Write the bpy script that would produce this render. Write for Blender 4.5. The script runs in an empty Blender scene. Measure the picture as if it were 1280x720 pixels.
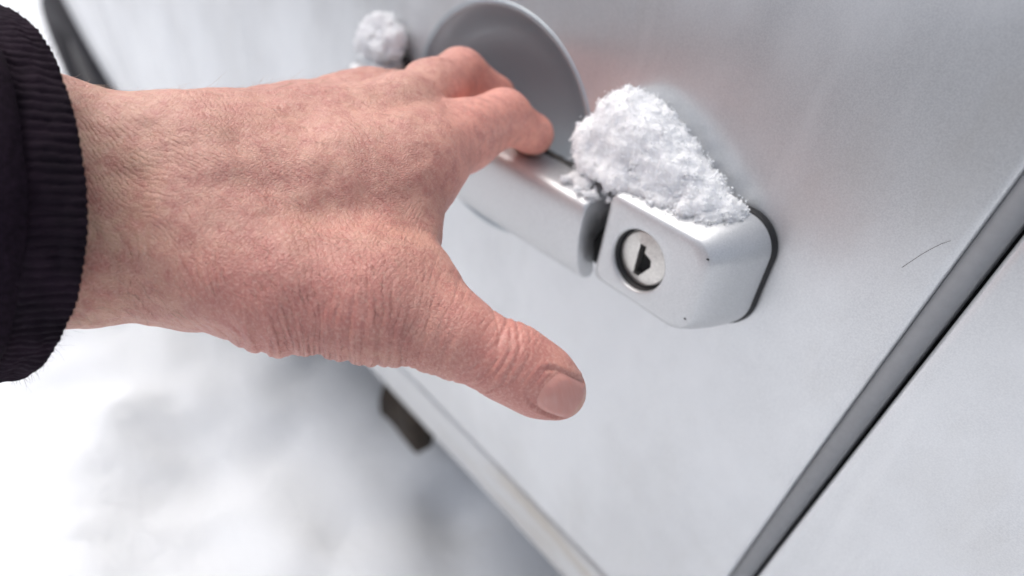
import bpy, math, random
import numpy as np
from mathutils import Matrix, Vector

rng = np.random.default_rng(7)
random.seed(7)
SC = bpy.context.scene
COL = SC.collection

# ------------------------------------------------------------------ camera
# world: X along the car (rear is +X), Y into the car, Z up; the origin lies on the door under the lock
FPX = 820.0
CAM = np.array([0.11745215, -0.18759562, 0.1543949])
R = np.array([[0.64720651, 0.76231343, 0.00140317],
              [0.4909225, -0.41538516, -0.76580041],
              [-0.58319708, 0.49631986, -0.64307679]])      # rows: right, down, forward
cd = bpy.data.cameras.new('camera')
cam = bpy.data.objects.new('camera', cd); COL.objects.link(cam)
cam.matrix_world = Matrix(((R[0, 0], -R[1, 0], -R[2, 0], CAM[0]), (R[0, 1], -R[1, 1], -R[2, 1], CAM[1]),
                           (R[0, 2], -R[1, 2], -R[2, 2], CAM[2]), (0, 0, 0, 1)))
cd.sensor_width = 36.0; cd.lens = 36.0 * FPX / 1280.0
cd.clip_start = 0.01; cd.clip_end = 500
cd.dof.use_dof = True; cd.dof.focus_distance = 0.198
cd.dof.aperture_fstop = (cd.lens / 1000.0) / 0.0042
SC.camera = cam

# ------------------------------------------------------------------ light
SUN_EL, SUN_AZ = math.radians(60), math.radians(274)     # azimuth of the sun, clockwise from +Y
wd = bpy.data.worlds.new('World'); SC.world = wd; wd.use_nodes = True
nt = wd.node_tree; nt.nodes.clear()
wo = nt.nodes.new('ShaderNodeOutputWorld'); bg = nt.nodes.new('ShaderNodeBackground')
sky = nt.nodes.new('ShaderNodeTexSky'); sky.sky_type = 'NISHITA'; sky.sun_disc = False
sky.sun_elevation = SUN_EL; sky.sun_rotation = SUN_AZ
sky.air_density = 1.0; sky.dust_density = 4.0; sky.ozone_density = 1.0
hs = nt.nodes.new('ShaderNodeHueSaturation'); hs.inputs['Saturation'].default_value = 0.52   # overcast: grey cloud
nt.links.new(sky.outputs[0], hs.inputs['Color']); nt.links.new(hs.outputs[0], bg.inputs[0])
bg.inputs[1].default_value = 0.15; nt.links.new(bg.outputs[0], wo.inputs[0])
sl = bpy.data.lights.new('sun', 'SUN'); sl.energy = 1.0; sl.angle = math.radians(60); sl.color = (1, .97, .93)
sun = bpy.data.objects.new('sun', sl); COL.objects.link(sun)
sd = Vector((math.sin(SUN_AZ) * math.cos(SUN_EL), math.cos(SUN_AZ) * math.cos(SUN_EL), math.sin(SUN_EL)))
sun.rotation_euler = sd.to_track_quat('Z', 'Y').to_euler(); sun.location = (0, -2, 4)
vs = SC.view_settings; vs.view_transform = 'Standard'; vs.look = 'None'; vs.gamma = 1; vs.exposure = 0.41
SC.render.engine = 'CYCLES'
SC.cycles.use_denoising = True
SC.cycles.max_bounces = 6; SC.cycles.use_adaptive_sampling = True; SC.cycles.adaptive_threshold = .015

# ------------------------------------------------------------------ helpers
def tag(o, label=None, cat=None, group=None, kind=None):
    if label: o['label'] = label
    if cat: o['category'] = cat
    if group: o['group'] = group
    if kind: o['kind'] = kind
    return o

def obj(name, V, F, m, parent=None, smooth=True, origin=None):
    V = np.asarray(V, float)
    if origin is None: origin = V.mean(0) if parent is None else np.zeros(3)
    me = bpy.data.meshes.new(name)
    if isinstance(F, np.ndarray):
        nf, k = F.shape
        me.vertices.add(len(V)); me.vertices.foreach_set('co', (V - origin).astype(np.float32).ravel())
        me.loops.add(nf * k); me.loops.foreach_set('vertex_index', F.astype(np.int32).ravel())
        me.polygons.add(nf); me.polygons.foreach_set('loop_start', np.arange(nf, dtype=np.int32) * k)
        me.update(calc_edges=True); me.validate()
    else:
        me.from_pydata([tuple(v) for v in (V - origin)], [], F); me.update()
    me.polygons.foreach_set('use_smooth', [smooth] * len(me.polygons))
    me.materials.append(m)
    o = bpy.data.objects.new(name, me); COL.objects.link(o)
    if parent is None:
        o.location = origin
    else:
        o.parent = parent; base = world_loc(parent)
        o.location = Vector(origin) - base
    return o

def world_loc(o):
    v = Vector(o.location)
    while o.parent: o = o.parent; v += o.location
    return v

def empty(name, loc):
    o = bpy.data.objects.new(name, None); COL.objects.link(o); o.location = loc; o.empty_display_size = .1
    return o

def grid_faces(nu, nv, wrap=False):
    f = []
    for i in range(nu - (0 if wrap else 1)):
        a = i; b = (i + 1) % nu
        for j in range(nv - 1):
            f.append((a * nv + j, b * nv + j, b * nv + j + 1, a * nv + j + 1))
    return np.array(f)

def hsh(i, j, k, s):
    n = (i * 374761393 + j * 668265263 + k * 2147483647 + s * 1274126177) & 0xffffffff
    n = ((n ^ (n >> 13)) * 1274126177) & 0xffffffff
    n = ((n ^ (n >> 16)) * 2246822519) & 0xffffffff
    return ((n ^ (n >> 15)) & 0xffff) / 65535.0 * 2 - 1

def noise(P, s=0):
    P = np.asarray(P, float); I = np.floor(P).astype(np.int64); f = P - I; f = f * f * f * (f * (f * 6 - 15) + 10)
    out = 0
    for a in (0, 1):
        for b in (0, 1):
            for c in (0, 1):
                w = (f[:, 0] if a else 1 - f[:, 0]) * (f[:, 1] if b else 1 - f[:, 1]) * (f[:, 2] if c else 1 - f[:, 2])
                out = out + w * hsh(I[:, 0] + a, I[:, 1] + b, I[:, 2] + c, s)
    return out

def fbm(P, o=4, s=0, g=.5):
    a = 1; t = 0
    for k in range(o): t = t + a * noise(P * (2.03 ** k) + 17.3 * k, s + k); a *= g
    return t

def smooth01(a, b, x):
    t = np.clip((x - a) / (b - a), 0, 1); return t * t * (3 - 2 * t)

def nets(D, org, h):
    """naive surface nets: zero level of a sampled distance field as quads"""
    s = D < 0
    c = np.zeros(tuple(n - 1 for n in D.shape), np.int8)
    sl_ = lambda o, n: slice(o, o + n - 1)
    nx, ny, nz = D.shape
    for a in (0, 1):
        for b in (0, 1):
            for d in (0, 1): c += s[sl_(a, nx), sl_(b, ny), sl_(d, nz)]
    act = np.argwhere((c > 0) & (c < 8))
    idx = -np.ones(c.shape, np.int64); idx[tuple(act.T)] = np.arange(len(act))
    acc = np.zeros((len(act), 3)); cnt = np.zeros(len(act))
    cor = [(a, b, d) for a in (0, 1) for b in (0, 1) for d in (0, 1)]
    for p in cor:
        for ax in range(3):
            if p[ax]: continue
            q = list(p); q[ax] = 1
            d0 = D[act[:, 0] + p[0], act[:, 1] + p[1], act[:, 2] + p[2]]; d1 = D[act[:, 0] + q[0], act[:, 1] + q[1], act[:, 2] + q[2]]
            m = (d0 < 0) != (d1 < 0)
            t = d0[m] / (d0[m] - d1[m])
            acc[m] += np.array(p); acc[m, ax] += t; cnt[m] += 1
    V = org + h * (act + acc / cnt[:, None])
    F = []
    for ax in range(3):
        a1, a2 = (ax + 1) % 3, (ax + 2) % 3
        lo = [slice(None)] * 3; hi = [slice(None)] * 3
        lo[ax] = slice(0, -1); hi[ax] = slice(1, None)
        ch = np.argwhere(s[tuple(lo)] != s[tuple(hi)])
        ch = ch[(ch[:, a1] > 0) & (ch[:, a2] > 0) & (ch[:, a1] < D.shape[a1] - 1) & (ch[:, a2] < D.shape[a2] - 1)]
        sg = s[tuple(ch.T)]
        q = []
        for (o1, o2) in ((1, 1), (0, 1), (0, 0), (1, 0)):
            e = ch.copy(); e[:, a1] -= o1; e[:, a2] -= o2; q.append(idx[tuple(e.T)])
        q = np.stack(q, 1); q[~sg] = q[~sg][:, ::-1]
        F.append(q)
    return V, np.concatenate(F)

def subdivide(V, F):
    n = len(V)
    E = np.stack([F, np.roll(F, -1, 1)], 2).reshape(-1, 2); E.sort(1)
    key = E[:, 0] * (n + 1) + E[:, 1]
    uk, first, inv = np.unique(key, return_index=True, return_inverse=True)
    em = V[E[first]].mean(1); fm = V[F].mean(1)
    ei = n + inv.reshape(-1, 4); fi = n + len(uk) + np.arange(len(F))
    F2 = np.concatenate([np.stack([F[:, k], ei[:, k], fi, ei[:, (k + 3) % 4]], 1) for k in range(4)])
    return np.concatenate([V, em, fm]), F2

# ------------------------------------------------------------------ materials
class NT:
    def __init__(s, name):
        s.m = bpy.data.materials.new(name); s.m.use_nodes = True; s.t = s.m.node_tree
        s.b = s.t.nodes['Principled BSDF']; s.out = s.t.nodes['Material Output']
    def n(s, typ, **k):
        x = s.t.nodes.new(typ)
        for a, v in k.items():
            if hasattr(x, a) and not a[0].isupper(): setattr(x, a, v)
        return x
    def l(s, a, b): s.t.links.new(a, b)
    def coord(s): return s.n('ShaderNodeTexCoord').outputs['Object']
    def noise(s, scale, detail=4, rough=.55, vec=None, stretch=None):
        x = s.n('ShaderNodeTexNoise'); x.inputs['Scale'].default_value = scale
        x.inputs['Detail'].default_value = detail; x.inputs['Roughness'].default_value = rough
        v = vec or s.coord()
        if stretch:
            mp = s.n('ShaderNodeMapping'); mp.inputs['Scale'].default_value = stretch; s.l(v, mp.inputs[0]); v = mp.outputs[0]
        s.l(v, x.inputs['Vector']); return x.outputs['Fac']
    def ramp(s, fac, stops):
        x = s.n('ShaderNodeValToRGB'); e = x.color_ramp.elements
        while len(e) < len(stops): e.new(.5)
        for i, (p, c) in enumerate(stops):
            e[i].position = p; e[i].color = (*c, 1) if len(c) == 3 else c
        s.l(fac, x.inputs[0]); return x.outputs[0]
    def mix(s, fac, a, b, blend='MIX'):
        x = s.n('ShaderNodeMix'); x.data_type = 'RGBA'; x.blend_type = blend
        for i, v in ((0, fac), (6, a), (7, b)):
            if isinstance(v, (int, float)): x.inputs[i].default_value = v
            elif isinstance(v, tuple): x.inputs[i].default_value = (*v, 1)
            else: s.l(v, x.inputs[i])
        return x.outputs[2]
    def bump(s, h, strength, dist, prev=None):
        x = s.n('ShaderNodeBump'); x.inputs['Strength'].default_value = strength; x.inputs['Distance'].default_value = dist
        s.l(h, x.inputs['Height'])
        if prev: s.l(prev, x.inputs['Normal'])
        s.l(x.outputs[0], s.b.inputs['Normal']); return x.outputs[0]
    def set(s, **k):
        for a, v in k.items():
            i = s.b.inputs[a.replace('_', ' ')]
            if isinstance(v, (int, float, tuple)): i.default_value = (*v, 1) if isinstance(v, tuple) and len(v) == 3 and i.type == 'RGBA' else v
            else: s.l(v, i)

def mat_paint():
    s = NT('silver_paint')
    flake = s.noise(1900, 1, .5); big = s.noise(9, 5, .6); dirt = s.noise(45, 6, .65, stretch=(1, 1, .35))
    c = s.ramp(flake, [(.3, (.585, .595, .61)), (.7, (.685, .695, .705))])
    c = s.mix(s.ramp(dirt, [(.52, (0, 0, 0)), (.75, (.22, .22, .22))]), c, (.52, .50, .47))
    film = s.noise(7, 5, .6, stretch=(1, 1, .7)); strk = s.noise(26, 5, .6, stretch=(2.2, 1, .25))
    c = s.mix(s.ramp(film, [(.44, (0, 0, 0)), (.60, (.75,) * 3)]), c, (.76, .775, .79))
    spk = s.noise(230, 3, .6); c = s.mix(s.ramp(spk, [(.745, (0, 0, 0)), (.79, (.45,) * 3)]), c, (.22, .21, .20))
    c = s.mix(s.ramp(strk, [(.58, (0, 0, 0)), (.72, (.30,) * 3)]), c, (.80, .81, .82))
    s.set(Base_Color=c, Coat_Weight=.35, Coat_Roughness=.16)
    s.set(Metallic=s.ramp(film, [(.46, (.66,) * 3), (.62, (.46,) * 3)]))
    s.set(Roughness=s.ramp(big, [(.3, (.34,) * 3), (.75, (.46,) * 3)]))
    s.bump(flake, .07, .0002)
    return s.m

def mat_sill():
    s = NT('dirty_silver_paint')
    fl = s.noise(1900, 1, .5); st = s.noise(14, 6, .65, stretch=(.6, 1, 2.2))
    c = s.ramp(fl, [(.3, (.60, .605, .61)), (.7, (.70, .705, .71))])
    c = s.mix(s.ramp(st, [(.50, (0, 0, 0)), (.70, (.75, .75, .75))]), c, (.50, .45, .38))
    s.set(Base_Color=c, Metallic=.4, Roughness=.5, Coat_Weight=.2, Coat_Roughness=.25)
    return s.m

def mat_handle():
    s = NT('silver_handle_paint')
    fl = s.noise(2200, 1, .5)
    c = s.ramp(fl, [(.3, (.54, .55, .56)), (.7, (.64, .65, .66))])
    sc = s.noise(420, 5, .7)
    c = s.mix(s.ramp(sc, [(.70, (0, 0, 0)), (.76, (.7, .7, .7))]), c, (.12, .12, .12))
    s.set(Base_Color=c, Metallic=.55, Roughness=.44, Coat_Weight=.25, Coat_Roughness=.22)
    s.bump(s.noise(900, 3, .6), .06, .0003)
    return s.m

def mat_simple(name, col, rough=.6, metal=0.0, var=.25, scale=300, bumpd=.0003, bs=.2):
    s = NT(name); n_ = s.noise(scale, 5, .6)
    d = tuple(c * (1 - var) for c in col); e = tuple(min(1, c * (1 + var)) for c in col)
    s.set(Base_Color=s.ramp(n_, [(.3, d), (.7, e)]), Roughness=rough, Metallic=metal)
    s.bump(n_, bs, bumpd); return s.m

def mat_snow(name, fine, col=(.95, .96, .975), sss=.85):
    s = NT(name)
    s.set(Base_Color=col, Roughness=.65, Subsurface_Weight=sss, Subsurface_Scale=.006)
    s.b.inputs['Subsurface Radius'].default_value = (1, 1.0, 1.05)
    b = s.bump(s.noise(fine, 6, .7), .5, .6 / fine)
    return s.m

def mat_skin():
    s = NT('skin')
    at = s.n('ShaderNodeAttribute'); at.attribute_name = 'tone'
    co = s.coord()
    blot = s.noise(210, 6, .7); fine = s.noise(1100, 4, .75)
    c = s.mix(s.ramp(blot, [(.40, (0, 0, 0)), (.66, (.75, .75, .75))]), at.outputs['Color'], (.50, .175, .15))
    c = s.mix(s.ramp(fine, [(.46, (0, 0, 0)), (.68, (.55, .55, .55))]), c, (.76, .48, .39))  # random tone variation whose pale flecks paint in skin glints
    s.set(Base_Color=c, Roughness=s.ramp(fine, [(.35, (.36,) * 3), (.65, (.52,) * 3)]), Specular_IOR_Level=.5, Subsurface_Weight=.10, Subsurface_Scale=.0025)
    s.b.inputs['Subsurface Radius'].default_value = (1, .35, .2)
    la = s.n('ShaderNodeAttribute'); la.attribute_name = 'lines'; lw = s.n('ShaderNodeAttribute'); lw.attribute_name = 'line_weight'
    sx = s.n('ShaderNodeSeparateXYZ'); s.l(la.outputs['Vector'], sx.inputs[0]); sw = s.n('ShaderNodeSeparateXYZ'); s.l(lw.outputs['Vector'], sw.inputs[0])
    def mth(op, a, b=None):
        x = s.n('ShaderNodeMath'); x.operation = op
        for i, v in enumerate((a, b)):
            if v is None: continue
            if isinstance(v, (int, float)): x.inputs[i].default_value = v
            else: s.l(v, x.inputs[i])
        return x.outputs[0]
    wob = s.noise(420, 3, .6); h = None
    for i, (amp, ms, wb) in enumerate(((1.5, 110, .8), (.66, 170, 1.4), (.65, 190, 1.7))):
        ph = mth('ADD', sx.outputs[i], mth('MULTIPLY', wob, wb))
        v = s.ramp(mth('PINGPONG', ph, .5), [(0, (0, 0, 0)), (.13, (.55,) * 3), (.36, (1, 1, 1))])
        m_ = s.ramp(s.noise(ms, 3, .6), [(.36, (.05,) * 3), (.66, (1, 1, 1))])
        d_ = mth('MULTIPLY', mth('MULTIPLY', mth('SUBTRACT', v, 1.0), m_), mth('MULTIPLY', sw.outputs[i], amp))
        h = d_ if h is None else mth('ADD', h, d_)
    b = s.bump(h, 1.0, .00031)
    vo = s.n('ShaderNodeTexVoronoi'); vo.feature = 'DISTANCE_TO_EDGE'; vo.inputs['Scale'].default_value = 1500; pa = s.n('ShaderNodeAttribute'); pa.attribute_name = 'pore'
    mp = s.n('ShaderNodeMapping'); mp.inputs['Rotation'].default_value = (.5, .6, .4); mp.inputs['Scale'].default_value = (1, .55, 1)
    s.l(co, mp.inputs[0]); s.l(mp.outputs[0], vo.inputs['Vector'])
    b = s.bump(mth('MULTIPLY', s.ramp(vo.outputs['Distance'], [(0, (0, 0, 0)), (.2, (1, 1, 1))]), pa.outputs['Fac']), .8, .00018, b)
    s.bump(mth('MULTIPLY', s.noise(2600, 3, .7), pa.outputs['Fac']), .4, .0001, b)
    return s.m

def mat_nail():
    s = NT('thumb_nail')
    n_ = s.noise(160, 3, .5, stretch=(1, 4, 1))
    at = s.n('ShaderNodeAttribute'); at.attribute_name = 'tone'
    s.set(Base_Color=s.mix(s.ramp(n_, [(.3, (0, 0, 0)), (.7, (.35,) * 3)]), at.outputs['Color'], (.70, .40, .34)), Roughness=.24, Subsurface_Weight=.15, Subsurface_Scale=.002, Coat_Weight=.15, Coat_Roughness=.3)
    s.bump(n_, .2, .0002); return s.m

def mat_knit():
    s = NT('black_knit')
    n_ = s.noise(1400, 4, .7); v = s.noise(90, 3, .5)
    s.set(Base_Color=s.ramp(v, [(.3, (.010, .006, .010)), (.7, (.024, .013, .022))]), Roughness=.95, Sheen_Weight=.06, Sheen_Roughness=.5)
    s.set(Specular_IOR_Level=.15)
    s.b.inputs['Sheen Tint'].default_value = (.5, .45, .55, 1)
    s.bump(n_, .9, .0006); return s.m

PAINT = mat_paint(); HPAINT = mat_handle()
RUBBER = mat_simple('black_rubber', (.014, .014, .016), .6)
SEAL_GAP = mat_simple('grey_seal_and_gap', (.27, .275, .285), .5, 0, .05)
CHROME = mat_simple('brushed_lock_metal', (.62, .60, .57), .32, .9, .15, 900, .0002, .25)
DARK = mat_simple('dark_void', (.006, .006, .007), .8)
UNDER = mat_simple('underbody', (.02, .02, .02), .9, 0, .4, 40)
RUST = mat_simple('muddy_steel', (.035, .025, .018), .95, 0, .6, 60, .004, .7)
TYRE = mat_simple('tyre_rubber', (.032, .029, .034), .8, 0, .3, 60, .002)
RIM = mat_simple('steel_rim', (.10, .095, .095), .5, .6, .3, 40)
GLASS = mat_simple('tinted_glass', (.02, .025, .025), .05, 0, .05, 10, .0, .0)
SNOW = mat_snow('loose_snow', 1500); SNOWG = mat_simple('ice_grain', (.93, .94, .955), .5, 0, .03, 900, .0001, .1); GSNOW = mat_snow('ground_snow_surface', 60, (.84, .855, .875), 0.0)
SKIN = mat_skin(); NAIL = mat_nail(); KNIT = mat_knit()
SLEEVE = mat_simple('dark_sleeve_cloth', (.013, .007, .013), .95, 0, .4, 700, .0005, .8)
SLEEVE.node_tree.nodes['Principled BSDF'].inputs['Specular IOR Level'].default_value = .15
HAIRM = mat_simple('hair', (.03, .024, .02), .5)

# ------------------------------------------------------------------ ground
GZ = -0.70
def ground_h(x, y):
    P = np.stack([x, y, np.zeros_like(x)], 1)
    near = np.exp(-((x + .5) ** 2 + (y + .2) ** 2) / 9.0)
    h = .03 * fbm(P * 1.3, 3, 3) + .036 * fbm(P * 5.0, 4, 9) * near
    c = noise(P * 7.0 + 3.3, 21)
    h = h - .030 * smooth01(.30, .75, c) * near
    h = h + .014 * np.abs(fbm(P * 16, 3, 31)) * near
    return h * smooth01(30, 3, np.hypot(x, y)) - .02 * smooth01(.0, .4, y) 
t = np.linspace(-1, 1, 420); ax = np.sinh(t * 6.2) / np.sinh(6.2) * 220
gx, gy = np.meshgrid(ax - .5, ax - .2, indexing='ij')
gz = GZ + ground_h(gx.ravel(), gy.ravel())
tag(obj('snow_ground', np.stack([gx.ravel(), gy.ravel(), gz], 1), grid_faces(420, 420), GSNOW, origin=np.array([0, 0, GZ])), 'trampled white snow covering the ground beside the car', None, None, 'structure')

# unseen dark trees, added so the upper door and dish reflect something dark
UNSEEN_WOOD = mat_simple('unseen_evergreen', (.11, .115, .12), .9, 0, .5, 2, .05, .5)
wu = np.linspace(-28, 28, 260); wv = np.linspace(0, 1, 26); V = []
for a in wu:
    top = 5.2 + 1.4 * float(noise(np.array([[a * .33, 0, 0]]), 71)[0]) + 1.2 * float(noise(np.array([[a * 1.0, 0, 0]]), 72)[0])
    for b in wv:
        j = noise(np.array([[a * 1.6, b * 9, 0], [a * 1.6, b * 9, 7]]), 73)
        V.append((a + .3 * j[0], -9.5 - 1.8 * b - .02 * a * a * -1 * .6 + .7 * j[1], GZ - .1 + b * top))
tag(obj('unseen_wood', V, grid_faces(260, 26), UNSEEN_WOOD, None, False), 'unseen dark evergreens added behind the photographer to darken door reflections', None, None, 'stuff')

# ------------------------------------------------------------------ car body
car = empty('car', (0, 0, GZ)); tag(car, 'silver car with snow on its door handle, seen close along the side', 'car')
TILT = math.radians(10)
HU = np.array([1., 0, 0]); HW = np.array([0, math.sin(TILT), math.cos(TILT)]); HN = np.array([0, -math.cos(TILT), math.sin(TILT)])
def prof(z):
    return np.where(z > -.18, -.0159 + .49 * (z + .18) ** 2, -.0159 + .60 * (z + .18) ** 2)
def body(x, z):
    return prof(z) + .12 * np.clip(-1.0 - x, 0, 9) ** 2 + .05 * np.clip(x - .6, 0, 9) ** 2
def bnorm(x, z):
    e = 1e-4
    dz = (body(x, z + e) - body(x, z - e)) / (2 * e); dx = (body(x + e, z) - body(x - e, z)) / (2 * e)
    n = np.stack([dx, -np.ones_like(dx), dz], -1); return n / np.linalg.norm(n, axis=-1, keepdims=True)
def skin(x, z, h=0.0):
    x = np.asarray(x, float); z = np.asarray(z, float)
    P = np.stack([x, body(x, z), z], -1)
    return P + bnorm(x, z) * (np.asarray(h)[..., None] if np.ndim(h) else h)

def xgap(z):   # rear edge of the door
    return .0832 + .085 * z - .10 * np.clip(z + .02, -9, 0) ** 2 * 0 + .0 * z
CUP = (-.119, .008); CUPA, CUPB = .066, .054
def panel(name, xl, xr, z0, z1, nx, nz, hole=None, roll=.0035):
    """sheet of body side between two edges, its rim rolled inwards; xl, xr functions of z"""
    s = np.linspace(0, 1, nx); q = np.linspace(0, 1, nz)
    rol = np.array([(0, -.006), (0, -.0032), (.0004, -.0012), (.0015, -.0002)])
    zz = np.concatenate([z0 + rol[:, 0], z0 + .0035 + q * (z1 - z0 - .007), (z1 - rol[:, 0])[::-1]])
    zh = np.concatenate([rol[:, 1], 0 * q, rol[::-1, 1]])
    nzz = len(zz); V = []
    x0 = xl(zz); x1 = xr(zz)
    cols = []
    for k in range(4): cols.append((x0 + rol[k, 0], rol[k, 1]))
    for v in s: cols.append((x0 + .0035 + v * (x1 - x0 - .007), 0))
    for k in (3, 2, 1, 0): cols.append((x1 - rol[k, 0], rol[k, 1]))
    for xc, hc in cols: V.append(skin(xc, zz, np.minimum(zh, hc)))
    V = np.array(V).reshape(-1, 3); F = grid_faces(len(cols), nzz)
    if hole is not None:
        keep, V = hole(V, F); F = F[keep]
    return obj(name, V, F, PAINT, car)

def cup_hole(V, F):
    d = np.hypot((V[:, 0] - CUP[0]) / CUPA, (V[:, 2] - CUP[1]) / CUPB); c = d[F].mean(1)
    keep = c > .97
    used = np.zeros(len(V), bool); used[F[keep].ravel()] = True
    gone = np.zeros(len(V), bool); gone[F[~keep].ravel()] = True
    b = used & gone
    ang = np.arctan2((V[b, 2] - CUP[1]) / CUPB, (V[b, 0] - CUP[0]) / CUPA)
    V[b] = skin(CUP[0] + .97 * CUPA * np.cos(ang), CUP[1] + .97 * CUPB * np.sin(ang))
    return keep, V
DB = -.250
door = panel('front_door', lambda z: -.93 + 0 * z, xgap, DB, .20, 230, 120, cup_hole)
rear = panel('rear_panel', lambda z: xgap(z) + .0088, lambda z: 1.1 + 0 * z, DB, .20, 120, 60)
WX, WZ, AR = -1.42, -.45, .285
def arch(V, F):
    d = np.hypot(V[:, 0] - WX, V[:, 2] - WZ); c = d[F].mean(1); keep = c > AR
    used = np.zeros(len(V), bool); used[F[keep].ravel()] = True
    gone = np.zeros(len(V), bool); gone[F[~keep].ravel()] = True
    b = used & gone; a = np.arctan2(V[b, 2] - WZ, V[b, 0] - WX)
    V[b] = skin(WX + AR * np.cos(a), WZ + AR * np.sin(a)); return keep, V
fender = panel('front_fender', lambda z: -1.80 + 0 * z, lambda z: -.935 + 0 * z, -.368, .20, 110, 80, arch)
# arch lip
aa = np.linspace(math.radians(12), math.radians(168), 60)
pr = [(AR + .028, .0005), (AR + .02, .002), (AR + .004, .003), (AR - .004, .001), (AR - .008, -.04)]
V = np.array([[skin(WX + r * np.cos(a), WZ + r * np.sin(a), h) for r, h in pr] for a in aa]).reshape(-1, 3)
obj('arch_lip', V, grid_faces(60, 5), PAINT, car)
# front bumper curving in behind the wheel
aa = np.linspace(0, math.pi / 2, 14); zz = np.linspace(-.42, .12, 8)
V = np.array([[(-1.80 - .35 * math.sin(a), .062 + .75 * (1 - math.cos(a)), z) for z in zz] for a in aa]).reshape(-1, 3)
obj('front_bumper', V, grid_faces(14, 8)[:, ::-1], PAINT, car)
# sill
sp = [(-.2590, -.016), (-.2592, -.008), (-.2600, -.0035), (-.264, -.0012), (-.275, -.0002), (-.31, .0005), (-.335, -.001), (-.352, -.004), (-.362, -.010), (-.367, -.022), (-.368, -.06), (-.368, -.2)]
xs = np.linspace(-1.14, 1.1, 160)
V = []
for x in xs:
    for z, h in sp:
        p = skin(np.array(x), np.array(z), h * 1.0)
        V.append((p[0], p[1], z))
obj('sill', V, grid_faces(len(xs), len(sp)), mat_sill(), car)
V = []
for x in xs:
    for z, h in ((-.2475, -.007), (-.2490, -.0032), (-.2530, -.0022), (-.2575, -.0030), (-.2595, -.007)): V.append(skin(np.array(x), np.array(z), h))
obj('sill_gap_shade', V, grid_faces(len(xs), 5), SEAL_GAP, car)  # strip whose grey paints in the shaded gap between door and sill
# channels behind the shut lines
zz = np.linspace(-.246, .2, 80)
def strip(name, x0, x1, h0, hm, m):
    V = []
    for z in zz:
        for a, h in ((0, h0 - .004), (.04, h0), (.3, h0 + hm), (.6, h0 + hm), (.93, h0), (1, h0 - .006)):
            V.append(skin(xgap(z) + x0 + a * (x1 - x0), np.array(z), h))
    return obj(name, V, grid_faces(len(zz), 6)[:, ::-1], m, car)
strip('door_seal', -.0004, .0076, -.0018, .0010, SEAL_GAP)
strip('gap_channel', .0068, .0095, -.010, 0, DARK)
zz2 = np.array([-.262, -.242]); xs2 = np.linspace(-1.0, 1.1, 60)
V = np.array([[skin(np.array(x), np.array(z), -.008) for z in zz2] for x in xs2]).reshape(-1, 3)
obj('sill_channel', V, grid_faces(60, 2), UNDER, car)
V = np.array([[skin(np.array(x), np.array(z), -.008) for z in np.linspace(-.246, .2, 20)] for x in (-.95, -.92)]).reshape(-1, 3)
obj('front_channel', V, grid_faces(2, 20), UNDER, car)

def boxes(name, bs, m, parent):
    V = []; F = []
    for (x0, x1, y0, y1, z0, z1) in bs:
        n = len(V)
        V += [(x, y, z) for x in (x0, x1) for y in (y0, y1) for z in (z0, z1)]
        F += [tuple(n + k for k in f) for f in ((0, 1, 3, 2), (4, 6, 7, 5), (0, 4, 5, 1), (2, 3, 7, 6), (0, 2, 6, 4), (1, 5, 7, 3))]
    return obj(name, V, F, m, parent, False)
boxes('underbody', [(-1.12, 1.1, .07, 1.55, -.50, -.1), (-2.0, -1.12, .36, 1.3, -.36, -.1)], UNDER, car)
boxes('cabin', [(-1.1, 1.1, .2, 1.45, -.08, .18)], UNDER, car)
# greenhouse above the door
V = []
for x in (-.7, -.35, .02, .5, 1.0):
    for z in (.205, .35, .5): V.append((x if z < .3 else x + .15 * (z - .2) / .3 * (1 if x < 0 else -.3), body(np.array(x), np.array(.2)) + .004 + (z - .2) * .45, z))
obj('side_window', V, grid_faces(5, 3), GLASS, car)
V = []
for x in (-.62, -.3, .3, .95):
    for y, z in ((.20, .5), (.24, .545), (.5, .58), (.85, .585), (1.4, .5)): V.append((x, y, z))
obj('roof', V, grid_faces(4, 5), PAINT, car)
# bracket hanging under the sill
V = []; F = []
bx = np.linspace(-.314, -.256, 22)
for i, x in enumerate(bx):
    j = .004 * noise(np.array([[x * 90, 0, 0]]), 5)[0]; k = .006 * noise(np.array([[x * 60, 5, 0]]), 6)[0]
    for y, z in ((.012 + j, -.350), (.002 + j, -.372), (-.001 + j, -.396 + k), (.003, -.412 + k), (.020, -.414 + k), (.04, -.360)): V.append((x, y, z))
n = len(V); F = [tuple(f[::-1]) for f in grid_faces(22, 6)] + [tuple(range(0, 6)), tuple(range(n - 6, n))]
obj('jacking_bracket', V, F, RUST, car)

# wheel
WY = -.006
whl = empty('wheel', (WX, WY, WZ)); whl.location = Vector((WX, WY, WZ)) - world_loc(car); whl.parent = car
def revolve_y(pr, n, c):
    V = []
    for i in range(n):
        a = 2 * math.pi * i / n
        for r, y in pr: V.append((c[0] + r * math.cos(a), c[1] + y, c[2] + r * math.sin(a)))
    return V, grid_faces(n, len(pr), True)
V, F = revolve_y([(.165, .02), (.17, .0), (.19, -.012), (.225, -.015), (.246, -.004), (.255, .02), (.255, .15), (.24, .18), (.17, .19)], 64, (WX, WY, WZ))
obj('tyre', V, F[:, ::-1], TYRE, whl)
V, F = revolve_y([(.0, .03), (.05, .028), (.06, .045), (.11, .035), (.14, .012), (.155, .006), (.168, .012), (.168, .06)], 64, (WX, WY, WZ))
obj('rim', V, F[:, ::-1], RIM, whl)
for k in range(8):
    a = 2 * math.pi * k / 8
    V, F = revolve_y([(.0, .0), (.011, .0), (.014, .004), (.014, .012)], 14, (WX + .125 * math.cos(a), WY + .018, WZ + .125 * math.sin(a)))
    obj('vent_boss', V, F[:, ::-1], DARK, whl)

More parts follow.
